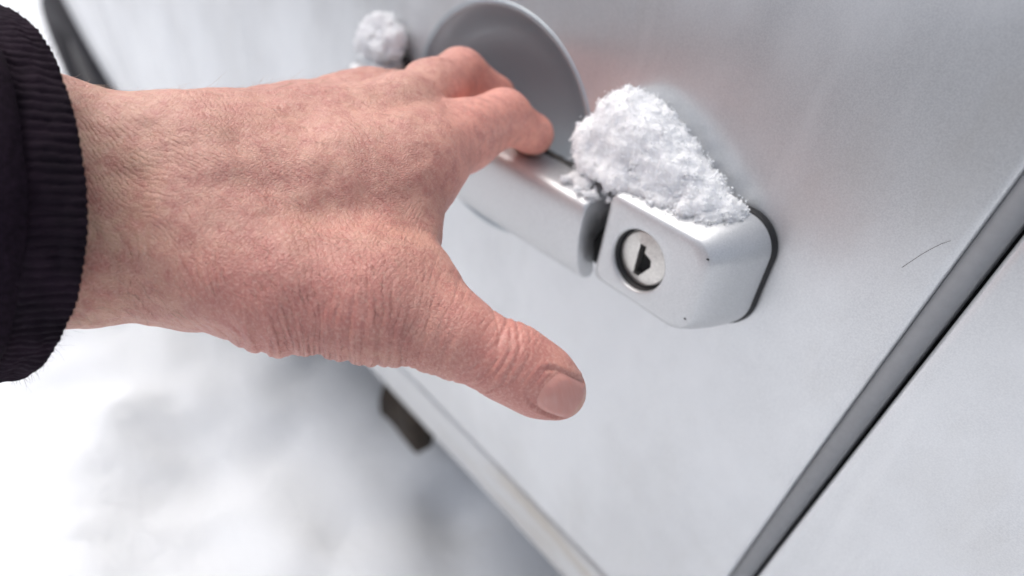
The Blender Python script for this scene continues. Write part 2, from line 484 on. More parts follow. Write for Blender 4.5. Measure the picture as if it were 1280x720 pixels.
# ------------------------------------------------------------------ door handle
handle = empty('door_handle', (0, 0, 0)); handle.location = -world_loc(car); handle.parent = car
def H(u, w, h): return np.multiply.outer(np.asarray(u, float), HU) + np.multiply.outer(np.asarray(w, float), HW) + np.multiply.outer(np.asarray(h, float), HN)
# dish behind the grip
pr = [(1.015, -.0002), (1.006, .0004), (.992, .0006), (.975, .0001), (.955, -.0012), (.930, -.0034), (.905, -.0062), (.88, -.0092), (.84, -.0130),
      (.78, -.0165), (.66, -.0205), (.50, -.0238), (.30, -.0260), (.12, -.0268), (.005, -.0270)]
V = []; NA = 128
for i in range(NA):
    a = 2 * math.pi * i / NA
    for r, h in pr: V.append(skin(np.array(CUP[0] + r * CUPA * math.cos(a)), np.array(CUP[1] + r * CUPB * math.sin(a)), h))
DISH = mat_simple('shaded_silver_dish', (.41, .455, .485), .36, .5, .06, 1500, .0001, .1)  # silver of the dish, darkened to carry the shade of recess and hand
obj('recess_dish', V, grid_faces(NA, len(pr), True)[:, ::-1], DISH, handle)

# grip: a curved blade held off the door
def grip_section(k):     # closed outline in (w, h); k = 0 middle .. 1 at the ends
    return None
gw = [( .0100, .0185), (.0118, .0200), (.0125, .0225), (.0126, .0262), (.0119, .0290), (.0100, .0306), (.006, .0314), (-.002, .0312), (-.010, .0298), (-.017, .0272), (-.0215, .0240), (-.0238, .0208),
      (-.0244, .0180), (-.0236, .0160), (-.0218, .0156), (-.0204, .0172), (-.0190, .0186), (-.015, .0206), (-.008, .0224), (0, .0226), (.006, .0210)]
us = np.concatenate([[-.2130, -.2126, -.211, -.207], np.linspace(-.200, -.0305, 60), [-.0290, -.0280, -.0274, -.0271]])
sc_ = {0: .90, 1: .955, 2: .985, len(us) - 1: .93, len(us) - 2: .965, len(us) - 3: .99}
gw = np.array(gw); gw[:, 0] = np.where(gw[:, 0] < 0, gw[:, 0] * 1.10, gw[:, 0]); gc = gw.mean(0); NG = len(gw)
V = []
for i, u in enumerate(us):
    k = sc_.get(i, 1.0); g = gc + (gw - gc) * k
    bow = .0035 * (1 - ((u + .12) / .095) ** 2) if True else 0
    low = -.0; sh = float(smooth01(-.092, -.078, u)) * .0125; g = g.copy()
    for q_, f_ in ((0, 1.0), (1, 1.0), (2, .55), (NG - 1, .92)): g[q_, 1] -= sh * f_
    g[0, 0] -= .0 ; g[NG - 1, 0] += .0015 * (sh > 0)
    V.append(H(np.full(NG, u), g[:, 0] + low, g[:, 1] + bow - .0012))
V = np.array(V).reshape(-1, 3); n = len(V)
F = []
for i in range(len(us) - 1):
    for j in range(NG): F.append((i * NG + j, i * NG + (j + 1) % NG, (i + 1) * NG + (j + 1) % NG, (i + 1) * NG + j))
F += [tuple(range(NG))[::-1], tuple(range(n - NG, n))]
grip = obj('grip', V, F, HPAINT, handle)
V = []
for u in np.linspace(-.086, -.0285, 24):
    jj = .0006 * float(noise(np.array([[u * 700, 0, 0]]), 88)[0])
    V += list(H([u] * 5, [.0060, .0112 + jj, .0126 + jj, .0118 + jj, .0060], [.0090, .0085, .0068, .0050, .0044]))
obj('grip_seal', V, grid_faces(24, 5)[:, ::-1], RUBBER, handle)
md = grip.modifiers.new('sub', 'SUBSURF'); md.levels = md.render_levels = 1

def outline(u0, u1, w0, w1, rl, rr, n=14):
    """rounded outline, counter-clockwise seen from outside; rl / rr radius of the left / right corners"""
    P = []
    for (cu, cw, r, a0) in ((u1 - rr, w0 + rr, rr, -90), (u1 - rr, w1 - rr, rr, 0), (u0 + rl, w1 - rl, rl, 90), (u0 + rl, w0 + rl, rl, 180)):
        for k in range(n):
            a = math.radians(a0 + 90 * k / (n - 1)); P.append((cu + r * math.cos(a), cw + r * math.sin(a)))
    return np.array(P)
def loft(name, layers, m, hole=None, mat_parent=handle, cap=True):
    V = []; N = len(layers[0][0]); F = []
    for P, h in layers: V += list(H(P[:, 0], P[:, 1], np.full(N, h)))
    for i in range(len(layers) - 1):
        for j in range(N): F.append((i * N + j, i * N + (j + 1) % N, (i + 1) * N + (j + 1) % N, (i + 1) * N + j))
    if hole is None and cap: F.append(tuple(range((len(layers) - 1) * N, len(layers) * N)))
    return obj(name, V, F, m, mat_parent)

LK = (0.0, 0.0); LR = .0122
base = outline(-.0188, .0368, -.0195, .0262, .003, .013)
face = outline(-.0184, .0275, -.0172, .0192, .003, .0085)
def lerp(a, b, t): return a + (b - a) * t
circ = lambda r: np.array([(LK[0] + r * math.cos(a), LK[1] + r * math.sin(a)) for a in np.linspace(-math.radians(90), 1.5 * math.pi, 57)[:-1]])
def face_h(P):  # front face leans back a little towards its right end
    return 0
lay = [(base, -.002), (base, .004), (lerp(base, face, .10), .009), (lerp(base, face, .28), .0145), (lerp(base, face, .50), .0195), (lerp(base, face, .66), .0222), (lerp(base, face, .81), .0243), (lerp(base, face, .92), .0254),
       (face, .0260), (lerp(face, circ(LR), .30), .02645), (lerp(face, circ(LR), .70), .02665), (circ(LR + .0008), .0267), (circ(LR + .0002), .0265), (circ(LR - .0001), .0258), (circ(LR - .0002), .0246)]
loft('lock_housing', lay, HPAINT, hole=True)
gk = lambda o: outline(-.0188 - o, .0368 + o, -.0195 - o, .0262 + o, .004, .014)
loft('gasket', [(gk(.0008), -.004), (gk(.0010), .0006), (gk(.0009), .0018), (gk(.0004), .0026), (gk(-.002), .0028)], RUBBER, hole=True)
# black ring and barrel with its key slot
loft('lock_ring', [(circ(LR - .0001), .0252), (circ(LR - .0006), .0250), (circ(LR - .0008), .0215), (circ(LR - .0010), .0210), (circ(LR - .0012), .0180)], RUBBER, hole=True)
import bmesh
bm = bmesh.new()
slot = [(-.0026, -.0075), (.0000, -.0077), (.0045, -.0012), (.0039, .0015), (.0005, .0030), (.0002, .0055), (-.0025, .0056)]
rr = LR - .0012
def hv(u, w, h): return bm.verts.new(tuple(H(u, w, h)))
def dome(u, w): return .0240 - 9.0 * (u * u + w * w)
inn = [hv(u, w, dome(u, w)) for u, w in slot]
out = [hv(rr * .93 * math.cos(a), rr * .93 * math.sin(a), dome(rr * .93, 0)) for a in np.linspace(0, 2 * math.pi, 49)[:-1]]
ed = [bm.edges.new((inn[i], inn[(i + 1) % len(inn)])) for i in range(len(inn))] + [bm.edges.new((out[i], out[(i + 1) % 48])) for i in range(48)]
bmesh.ops.triangle_fill(bm, use_beauty=True, edges=ed)
o2 = [hv(rr * math.cos(a), rr * math.sin(a), .0228) for a in np.linspace(0, 2 * math.pi, 49)[:-1]]
o3 = [hv(rr * math.cos(a), rr * math.sin(a), .0190) for a in np.linspace(0, 2 * math.pi, 49)[:-1]]
i2 = [hv(u * .97, w * .97, .0195) for u, w in slot]
for A, B in ((out, o2), (o2, o3)):
    for i in range(48): bm.faces.new((A[i], B[i], B[(i + 1) % 48], A[(i + 1) % 48]))
for i in range(len(inn)): bm.faces.new((inn[i], inn[(i + 1) % len(inn)], i2[(i + 1) % len(inn)], i2[i]))
bmesh.ops.recalc_face_normals(bm, faces=bm.faces)
me = bpy.data.meshes.new('lock_barrel'); bm.to_mesh(me); bm.free(); me.materials.append(CHROME)
o = bpy.data.objects.new('lock_barrel', me); COL.objects.link(o); o.parent = handle
o.location = -world_loc(handle)
V = H([s_[0] * 1.1 for s_ in slot], [s_[1] * 1.1 for s_ in slot], [.0205] * len(slot)); obj('key_slot', V, [tuple(range(len(slot)))], DARK, handle, False)
for (u_, w_, r_) in ((.0262, .0150, .0005), (.0255, -.0105, .0006)):
    k_ = [(u_ + r_ * (1 + .3 * math.sin(5 * q)) * math.cos(q), w_ + r_ * .7 * math.sin(q)) for q in np.linspace(0, 2 * math.pi, 9)[:-1]]
    Vc = list(H([a for a, b in k_], [b for a, b in k_], [.0262] * 8)) + list(H([a for a, b in k_], [b for a, b in k_], [.0240] * 8))
    obj('paint_chip', Vc, [tuple(range(8))] + [(q, (q + 1) % 8, 8 + (q + 1) % 8, 8 + q) for q in range(8)], DARK, handle, False)
# inner dark block that carries the grip between grip and housing
lp = outline(-.0360, -.0186, -.0215, .0100, .001, .001, 4)
loft('grip_guide', [(lp, -.002), (lp, .0120), (lerp(lp, lp.mean(0), .1), .0123)], RUBBER)
lp = outline(-.232, -.196, -.018, .016, .008, .003)
lf = outline(-.226, -.198, -.014, .012, .006, .003)
loft('front_mount', [(lp, -.002), (lp, .005), (lerp(lp, lf, .5), .013), (lf, .0165), (lerp(lf, lf.mean(0), .3), .0172)], HPAINT)
gk2 = lambda o: outline(-.232 - o, -.194 + o, -.018 - o, .016 + o, .008, .003)
loft('front_gasket', [(gk2(.0024), -.004), (gk2(.0026), .0014), (gk2(.0014), .0030), (gk2(-.002), .0032)], RUBBER, hole=True)

# ------------------------------------------------------------------ the hand
def K(px, py, z): return np.array([(px - 640) * z / FPX, (py - 360) * z / FPX, z])      # hand space: x right, y down, z away
def C2W(P): return CAM + np.asarray(P) @ R
def HC(u, w, h): return (H(u, w, h) - CAM) @ R.T
def cone(P, a, b, ra, rb):
    ba = b - a; l2 = ba @ ba; rr_ = ra - rb; a2 = l2 - rr_ * rr_; il2 = 1 / l2
    pa = P - a; y = pa @ ba; z = y - l2
    x2 = ((pa * l2 - y[:, None] * ba) ** 2).sum(1)
    y2 = y * y * l2; z2 = z * z * l2
    k = np.sign(rr_) * rr_ * rr_ * x2
    d = (np.sqrt(x2 * a2 * il2) + y * rr_) * il2 - ra
    m1 = np.sign(z) * a2 * z2 > k; m2 = np.sign(y) * a2 * y2 < k
    d = np.where(m2, np.sqrt(x2 + y2) * il2 - ra, d)
    return np.where(m1, np.sqrt(x2 + z2) * il2 - rb, d)
def smin(a, b, k):
    h = np.clip(.5 + .5 * (b - a) / k, 0, 1); return b + (a - b) * h - k * h * (1 - h)
mm = .001
PALM = [  # (from, to, r0, r1, blend)
    (K(-230, 190, .177), K(60, 201, .192), 22, 21.0, 12), (K(-230, 300, .173), K(60, 305, .186), 22, 21.0, 12),
    (K(60, 201, .192), K(240, 217, .206), 21, 19.5, 14), (K(60, 305, .186), K(240, 312, .198), 21, 20, 14),
    (K(240, 217, .206), K(462, 132, .255), 19, 12.5, 14),      # ring
    (K(240, 215, .209), K(425, 150, .268), 18, 12, 14),        # little
    (K(250, 230, .202), K(500, 150, .238), 17, 14.0, 14),      # middle
    (K(260, 260, .200), K(520, 206, .222), 17, 14.5, 14),      # index
    (K(240, 270, .215), K(440, 220, .250), 18, 15, 16),        # palm side
    (K(270, 300, .200), K(470, 276, .214), 17, 13.8, 14),        # muscle between thumb and index
    (K(300, 268, .200), K(485, 246, .217), 16, 13.5, 14),
    (K(455, 345, .200), K(504, 308, .210), 13, 9.6, 12), (K(480, 350, .198), K(531, 346, .197), 12, 8.0, 12),      # web of skin
]
THUMB = [(K(250, 318, .196), K(350, 362, .192), 18, 17.5, 14), (K(350, 362, .192), K(478, 387, .190), 17.5, 14.4, 10), (K(478, 387, .190), K(566, 419, .190), 14.2, 11.4, 8), (K(566, 419, .190), K(640, 454, .190), 11.4, 10.5, 6),
         (K(640, 454, .190), K(676, 476, .191), 10.4, 9.8, 6), (K(676, 476, .191), K(699, 490, .193), 9.7, 7.9, 5)]
INDEX = [(K(520, 206, .222), K(580, 170, .245), 14, 12.2, 8), (K(580, 170, .245), K(629, 147, .264), 12.2, 11.3, 6), (K(629, 147, .264), K(667, 168, .2775), 10.6, 8.0, 3), (K(667, 168, .2775), HC(-.0960, .0030, .0020), 7.8, 6.8, 3)]
MIDDLE = [(K(500, 150, .238), K(540, 116, .263), 13.4, 12.0, 8), (K(540, 116, .263), K(576, 94, .285), 12.0, 11.2, 6), (K(576, 94, .285), K(620, 120, .297), 10.8, 8.4, 3), (K(620, 120, .297), HC(-.108, .001, -.001), 8.2, 7.2, 3)]
RING = [(K(462, 132, .255), K(530, 116, .304), 12, 10.2, 8), (K(530, 116, .304), HC(-.135, .0190, .0060), 9.8, 8.4, 4), (HC(-.135, .0190, .006), HC(-.134, -.002, -.002), 8.2, 7.4, 3)]
LITTLE = [(K(425, 150, .268), K(478, 128, .318), 11, 9.0, 8), (K(478, 128, .318), HC(-.155, .0180, .0070), 8.4, 7.4, 4), (HC(-.155, .0180, .007), HC(-.154, .000, .0), 7.2, 6.4, 3)]
def chain(P, L):
    d = None
    for a, b, ra, rb, k in L:
        e = cone(P, a, b, ra * mm, rb * mm); d = e if d is None else smin(d, e, k * mm)
    return d
def hand_sdf(P):
    p = chain(P, PALM)
    t = smin(p, chain(P, THUMB), .016)
    d = t
    for L, k in ((INDEX, .010), (MIDDLE, .009), (RING, .008), (LITTLE, .008)):
        f = smin(p, chain(P, L), k * 1.0)
        d = smin(d, f, .0012)
    # tendons and knuckles: low ridges on the back of the hand
    return d
def grad(P, fn, e=4e-4):
    g = np.stack([fn(P + np.eye(3)[i] * e) - fn(P - np.eye(3)[i] * e) for i in range(3)], 1)
    return g / np.maximum(np.linalg.norm(g, axis=1, keepdims=True), 1e-9)

def crease(P, ang, fx, fy, s, w=.10, warp=1.2):
    """network of thin valleys: lines along angle `ang` in the hand plane"""
    c, sn = math.cos(ang), math.sin(ang)
    q = np.stack([(P[:, 0] * c + P[:, 1] * sn) * fx, (-P[:, 0] * sn + P[:, 1] * c) * fy, P[:, 2] * fx * .6], 1)
    q[:, 1] += warp * noise(P * 90, s + 50)
    n_ = noise(q, s) + .35 * noise(q * 2.1, s + 1)
    return np.exp(-(n_ / w) ** 2)
def hand_px(P): return 640 + FPX * P[:, 0] / P[:, 2], 360 + FPX * P[:, 1] / P[:, 2]
TA = K(640, 454, .190); TB = K(703, 492, .193); TAX = (TB - TA) / np.linalg.norm(TB - TA)
NAILC = K(701, 496, .1830)
TV = np.array([0.10, 0.16, -1.0]); TV -= TAX * (TV @ TAX); TV /= np.linalg.norm(TV)      # thumb's back
TS = np.cross(TAX, TV)
def nail_st(P):
    d = P - NAILC; return d @ TAX, d @ TS
NL, NW = .0086, .0059
FANX, FANY = 450., 780.
def hand_disp(P):
    x, y = hand_px(P)
    thumb = smooth01(455, 520, x) * smooth01(330, 380, y + .0 * x)
    fing = smooth01(545, 600, x) * (1 - smooth01(215, 260, y))
    palm_edge = np.exp(-((y - 448) / 46) ** 2) * smooth01(255, 310, x) * (1 - smooth01(520, 600, x))
    wrist = 1 - smooth01(180, 300, x)
    d = np.zeros(len(P))
    # deep skin folds on the heel of the thumb, fanning out from below
    mid = (1 - thumb) * (1 - fing)
    fan = np.arctan2(x - FANX, FANY - y) + .035 * noise(np.stack([x / 70, y / 70, 0 * x], 1), 78) + .012 * noise(np.stack([x / 22, y / 40, 0 * x], 1), 79)
    for pitch, amp, s_ in ((.105, .0011, 31), (.047, .00055, 32), (.026, .0, 33)):
        ph = fan / pitch + .3 * s_; k_ = np.floor(ph); fr = np.abs(ph - k_ - .5) * 2
        am = .35 + .65 * (noise(np.stack([k_ * 3.7, y / 80, 0 * x], 1), s_) * .5 + .5)
        d -= amp * am * palm_edge * np.exp(-((1 - fr) / .30) ** 2)
        if s_ == 32: d -= .00030 * am * np.exp(-((y - 400) / 60) ** 2) * smooth01(255, 330, x) * (1 - smooth01(520, 590, x)) * np.exp(-((1 - fr) / .30) ** 2)
    d += .0003 * mid * fbm(P * 140, 3, 44)
    # thumb: cross creases, strongest at the joint
    s = (P - TA) @ TAX
    tj = np.exp(-((s + .0035) / .0065) ** 2) + .5 * np.exp(-((s + .028) / .012) ** 2)
    cr = crease(np.stack([s, (P - TA) @ TS, P[:, 2]], 1), 0, 520, 70, 17, .15, .5)
    d -= thumb * (.00014 * tj + .00003) * cr
    for s0, dep in ((-.0092, .00028), (-.0068, .00046), (-.0046, .00038), (-.0018, .00050), (.0012, .00024), (-.019, .00014), (-.023, .00018), (-.027, .00014)):
        wob = .0011 * noise(np.stack([((P - TA) @ TS) * 180, np.full(len(P), s0 * 4000), 0 * s], 1), 91) + 26 * ((P - TA) @ TS) ** 2
        d -= thumb * dep * np.exp(-((s - s0 + wob) / .00042) ** 2) * smooth01(-.4, .5, np.clip((P[:, 2] < .196) * 1.0, 0, 1))
    
    # fingers: fine creases
    d -= fing * .00008 * crease(P, math.radians(60), 700, 260, 23, .15)
    # bone and tendon relief
    d += .0002 * np.exp(-((y - (262 - .13 * (x - 250))) / 11) ** 2) * smooth01(300, 400, x) * (1 - smooth01(480, 540, x)) 
    d += .0004 * np.exp(-((y - (190 - .12 * (x - 250))) / 12) ** 2) * smooth01(300, 380, x) * (1 - smooth01(470, 520, x))
    d += .0011 * np.exp(-(((x - 150) / 45) ** 2 + ((y - 165) / 40) ** 2))
    d += .0009 * fbm(P * 60, 2, 41) * mid
    # nail bed groove
    a, b = nail_st(P); e = (np.abs(a / NL) ** 3.4 + np.abs(b / NW) ** 3.4) ** (1 / 3.4)
    front = (P @ np.array([0, 0, 1.0])) < .1925
    ring = np.exp(-((e - 1.06) / .07) ** 2) * (a < NL * .75)
    d += front * (-.00060 * ring * (.10 + 1.2 * smooth01(.55, .95, np.abs(b / NW))) + .00022 * np.exp(-((e - 1.24) / .10) ** 2) * (a < NL * .5) - .0004 * (e < 1) * smooth01(-.95, -.45, a / NL))
    return d

pts = np.array([q for L in (PALM, THUMB, INDEX, MIDDLE, RING, LITTLE) for s_ in L for q in s_[:2]])
lo = pts.min(0) - .03; hi = pts.max(0) + .03; lo[0] = K(-215, 0, .173)[0]
hh = .00118
ns = np.ceil((hi - lo) / hh).astype(int)
D = np.empty(tuple(ns), np.float32)
gy_, gz_ = np.meshgrid(lo[1] + hh * np.arange(ns[1]), lo[2] + hh * np.arange(ns[2]), indexing='ij')
# coarse pass first, then the fine pass only near the surface
co = 4; nc = ns // co + 2
cx, cy, cz = np.meshgrid(*[lo[i] + hh * co * np.arange(nc[i]) for i in range(3)], indexing='ij')
Dc = hand_sdf(np.stack([cx.ravel(), cy.ravel(), cz.ravel()], 1)).reshape(tuple(nc))
D = np.repeat(np.repeat(np.repeat(Dc, co, 0), co, 1), co, 2)[:ns[0], :ns[1], :ns[2]].astype(np.float32)
ij = np.argwhere(np.abs(D) < hh * co * 1.5)
D[tuple(ij.T)] = hand_sdf(lo + hh * ij)
D[0] = .01
V, F = nets(D, lo, hh)
for it in range(2): V -= grad(V, hand_sdf) * hand_sdf(V)[:, None]
V, F = subdivide(V, F)
g = grad(V, hand_sdf, 6e-4); V -= g * hand_sdf(V)[:, None]
P0 = V.copy()
V = V + g * hand_disp(V)[:, None]
x, y = hand_px(P0); V_hand = V
# skin tone: yellower on the wrist, redder over knuckles, thumb and the heel of the thumb
b0 = np.array([.66, .345, .262]); yel = np.array([.65, .385, .272]); red = np.array([.53, .195, .165]); pink = np.array([.80, .350, .275])
wy = (1 - smooth01(110, 260, x))[:, None]
nz_ = fbm(P0 * 45, 3, 61)
wr = np.clip(smooth01(230, 400, y - .1 * (x - 300)) * smooth01(120, 330, x) * .62 + .10 + .55 * nz_ + .45 * np.exp(-(((x - 520) / 60) ** 2 + ((y - 190) / 60) ** 2)), 0, 1)[:, None]
wp = (smooth01(520, 600, x) * (1 - smooth01(230, 300, y)))[:, None]
tone = b0 * (1 - wy) + yel * wy; tone = tone * (1 - .75 * wr) + red * .75 * wr; tone = tone * (1 - wp) + pink * wp
kn = np.exp(-(((x - 655) / 26) ** 2 + ((y - 135) / 26) ** 2)) + np.exp(-(((x - 603) / 22) ** 2 + ((y - 82) / 22) ** 2))
tone = tone * (1 - .5 * kn[:, None]) + np.array([.60, .22, .16]) * .5 * kn[:, None]
person = obj('person', C2W(V), F, SKIN, None, True, C2W(K(100, 250, .19)))
tag(person, 'bare left hand in a black knit cuff hooking its fingers over the car door handle', 'person')
fanp = np.arctan2(x - FANX, FANY - y) + .05 * noise(np.stack([x / 90, y / 90, 0 * x], 1), 178) + .012 * noise(np.stack([x / 26, y / 40, 0 * x], 1), 179)
dia = (x * math.sin(math.radians(38)) - y * math.cos(math.radians(38))) + 16 * noise(np.stack([x / 80, y / 80, 0 * x], 1), 180) + 4 * noise(np.stack([x / 24, y / 24, 0 * x], 1), 181)
crs = (x * math.sin(math.radians(-52)) - y * math.cos(math.radians(-52))) + 14 * noise(np.stack([x / 70, y / 70, 0 * x], 1), 182) + 4 * noise(np.stack([x / 24, y / 24, 0 * x], 1), 183)
ln = person.data.attributes.new('lines', 'FLOAT_VECTOR', 'POINT')
ln.data.foreach_set('vector', np.stack([fanp / .0235, dia / 7.0, crs / 8.0], 1).astype(np.float32).ravel())
s_t = (P0 - TA) @ TAX
th_ = smooth01(560, 650, x) * smooth01(360, 400, y)
w_fan = np.clip(smooth01(255, 370, y - .12 * (x - 300)) * (1 - .75 * smooth01(500, 570, x) * smooth01(340, 380, y)), 0, 1)
w_dia = np.clip((1 - .7 * w_fan) * (1 - th_) * (1 - .8 * smooth01(540, 600, x)), .05, 1)
w_crs = np.clip(.30 + .7 * np.exp(-(((x - 490) / 70) ** 2 + ((y - 300) / 60) ** 2)), 0, 1) * (1 - .8 * th_)
pw = person.data.attributes.new('pore', 'FLOAT', 'POINT')
pw.data.foreach_set('value', (np.clip(1 - .85 * smooth01(540, 620, x), .12, 1) * (.55 + .45 * smooth01(-.3, .4, fbm(P0 * 55, 2, 66)))).astype(np.float32))
tipc = (np.exp(-(((x - 728) / 14) ** 2 + ((y - 508) / 22) ** 2)))[:, None]; tone = tone * (1 - .7 * tipc) + np.array([.66, .29, .17]) * .7 * tipc
lw = person.data.attributes.new('line_weight', 'FLOAT_VECTOR', 'POINT')
lw.data.foreach_set('vector', np.stack([w_fan, w_dia, w_crs], 1).astype(np.float32).ravel())
atr = person.data.color_attributes.new('tone', 'FLOAT_COLOR', 'POINT')
atr.data.foreach_set('color', np.concatenate([tone, np.ones((len(tone), 1))], 1).astype(np.float32).ravel())

# thumb nail: a curved plate seated on the thumb
na, nb = 22, 22; Q = []; 
for i in range(na):
    for j in range(nb):
        a_, b_ = -1 + 2 * i / (na - 1), -1 + 2 * j / (nb - 1)
        # square to superellipse
        m_ = max(abs(a_), abs(b_)); l_ = (abs(a_) ** 3.4 + abs(b_) ** 3.4) ** (1 / 3.4) or 1
        Q.append((a_ * m_ / l_ if m_ else 0, b_ * m_ / l_ if m_ else 0))
Q = np.array(Q)
P = NAILC + Q[:, :1] * NL * TAX + Q[:, 1:] * NW * TS + TV * .006
for it in range(40): P = P - TV * np.clip(hand_sdf(P), -.002, .002)[:, None]
e_ = (np.abs(Q[:, 0]) ** 3.4 + np.abs(Q[:, 1]) ** 3.4) ** (1 / 3.4)
P = P + TV * (.00005 - .00055 * smooth01(-.50, -1.05, Q[:, 0] - .45 * Q[:, 1] ** 2 + .08 * Q[:, 1]) - .0006 * smooth01(.84, 1.0, e_) * (Q[:, 0] < .6))[:, None]
no_ = obj('thumbnail', C2W(P), grid_faces(na, nb), NAIL, person)
fe = smooth01(.70, .95, Q[:, 0])[:, None]; lun = smooth01(-.55, -.95, Q[:, 0])[:, None]
nt_ = np.array([.62, .285, .235]) * (1 - fe) + np.array([.64, .33, .22]) * fe; nt_ = nt_ * (1 - .5 * lun) + np.array([.56, .30, .24]) * .5 * lun
na_ = no_.data.color_attributes.new('tone', 'FLOAT_COLOR', 'POINT')
na_.data.foreach_set('color', np.concatenate([nt_, np.ones((len(nt_), 1))], 1).astype(np.float32).ravel())

# sleeve: ribbed cuff and outer sleeve
C0 = K(-8, 243, .196); VV = np.array([.002, .0545, .001]); NN = np.array([.0510, .0040, -.0350]); AXIS = np.array([-.95, 0, -.28])
def tube(name, s0, s1, ns_, grow, ribs, amp, m, nth=900, wr_=0, lip=True):
    th = np.linspace(0, 2 * math.pi, nth, endpoint=False); rows = []
    prof_ = [(s0 + .004, -.0045), (s0 + .0012, -.0035), (s0, -.0016), (s0 + .0004, -.0004)] if lip else []
    for k in range(ns_):
        prof_.append((s0 + .0015 + (s1 - s0) * k / (ns_ - 1), grow(k / (ns_ - 1))))
    for s_, g_ in prof_:
        rb = amp * (1 + .5 * noise(np.stack([np.cos(th) * 9, np.sin(th) * 9, np.full(nth, s_ * 60)], 1), 55)) * (np.abs(np.cos(th * ribs / 2 + .15 * np.sin(3 * th))) ** .8 - .6) if ribs else 0
        cs, sn = np.cos(th), np.sin(th)
        N_ = np.linalg.norm(NN); V_ = np.linalg.norm(VV)
        Pq = C0 + AXIS * s_ + np.outer(cs, NN) * (1 + (g_ + 0) / N_) + np.outer(sn, VV) * (1 + g_ / V_)
        nrm = np.outer(cs, NN / N_) + np.outer(sn, VV / V_)
        dd = rb
        dd = dd + .0008 * noise(np.stack([cs * 6, sn * 6, np.full(nth, s_ * 300)], 1), 3)
        if ribs: dd = dd + .00035 * noise(np.stack([cs * 60, sn * 60, np.full(nth, s_ * 1300)], 1), 4)
        if wr_: dd = dd + wr_ * noise(np.stack([cs * 2.2 + 5, sn * 2.2, np.full(nth, s_ * 70)], 1), 8)
        rows.append(Pq + nrm * np.reshape(dd, (-1, 1)))
    Vt = np.stack(rows, 1).reshape(-1, 3)
    obj(name, C2W(Vt), grid_faces(nth, len(prof_), True), m, person); return Vt
CUFF_V = tube('knit_cuff', 0, .045, 34, lambda k: .0004 + .001 * math.sin(k * 3), 132, .0008, KNIT)
tube('jacket_sleeve', .0125, .16, 30, lambda k: .0030 + .006 * min(1, k * 3), 0, 0, SLEEVE, 400, .0022)

def strands(name, roots, dirs, length, rad, m, curl, seed):
    r_ = np.random.default_rng(seed); n_ = len(roots); steps = 4; Vh = []
    side = np.cross(dirs, [0, 0, 1.0]); side /= np.maximum(np.linalg.norm(side, axis=1, keepdims=True), 1e-6); up = np.cross(side, dirs)
    L = length * r_.uniform(.5, 1.3, (n_, 1)); bend = r_.normal(0, curl, (n_, 3))
    for k in range(steps + 1):
        f_ = k / steps; c_ = roots + dirs * L * f_ + bend * L * f_ * f_; rr_ = rad * (1 - .75 * f_)
        for q in range(3): Vh.append(c_ + rr_ * (side * math.cos(q * 2.094) + up * math.sin(q * 2.094)))
    Vh = np.stack(Vh, 1).reshape(-1, 3); Fh = []
    one = [(k * 3 + q, k * 3 + (q + 1) % 3, k * 3 + 3 + (q + 1) % 3, k * 3 + 3 + q) for k in range(steps) for q in range(3)]
    Fh = (np.array(one)[None] + 15 * np.arange(n_)[:, None, None]).reshape(-1, 4)
    return tag(obj(name, C2W(Vh), Fh, m, person), None, None, None, 'stuff')
ok = np.where((x > 90) & (x < 500) & (y > 85) & (y < 400) & (g[:, 2] < .2))[0]
pick = rng.choice(ok, 900); gn = g[pick]
dr = np.array([.75, .62, 0]) + rng.normal(0, .25, (900, 3)); dr -= gn * (dr * gn).sum(1, keepdims=True); dr /= np.linalg.norm(dr, axis=1, keepdims=True)
dr = dr + gn * .22; dr /= np.linalg.norm(dr, axis=1, keepdims=True)
strands('arm_hair', V_hand[pick], dr, .0055, .000036, mat_simple('fair_hair', (.55, .40, .30), .4), .25, 3)
cm = CUFF_V.reshape(900, -1, 3); sel = rng.integers(0, 900, 1500); row = np.where(rng.random(1500) < .5, rng.integers(1, 6, 1500), rng.integers(4, 30, 1500))
rt = cm[sel, row]; dn = rng.normal(0, .6, (1500, 3)) + (rt - (C0 + AXIS * .01)) / .045; dn /= np.linalg.norm(dn, axis=1, keepdims=True)
strands('cuff_fuzz', rt, dn, .0022, .000030, KNIT, .5, 4)

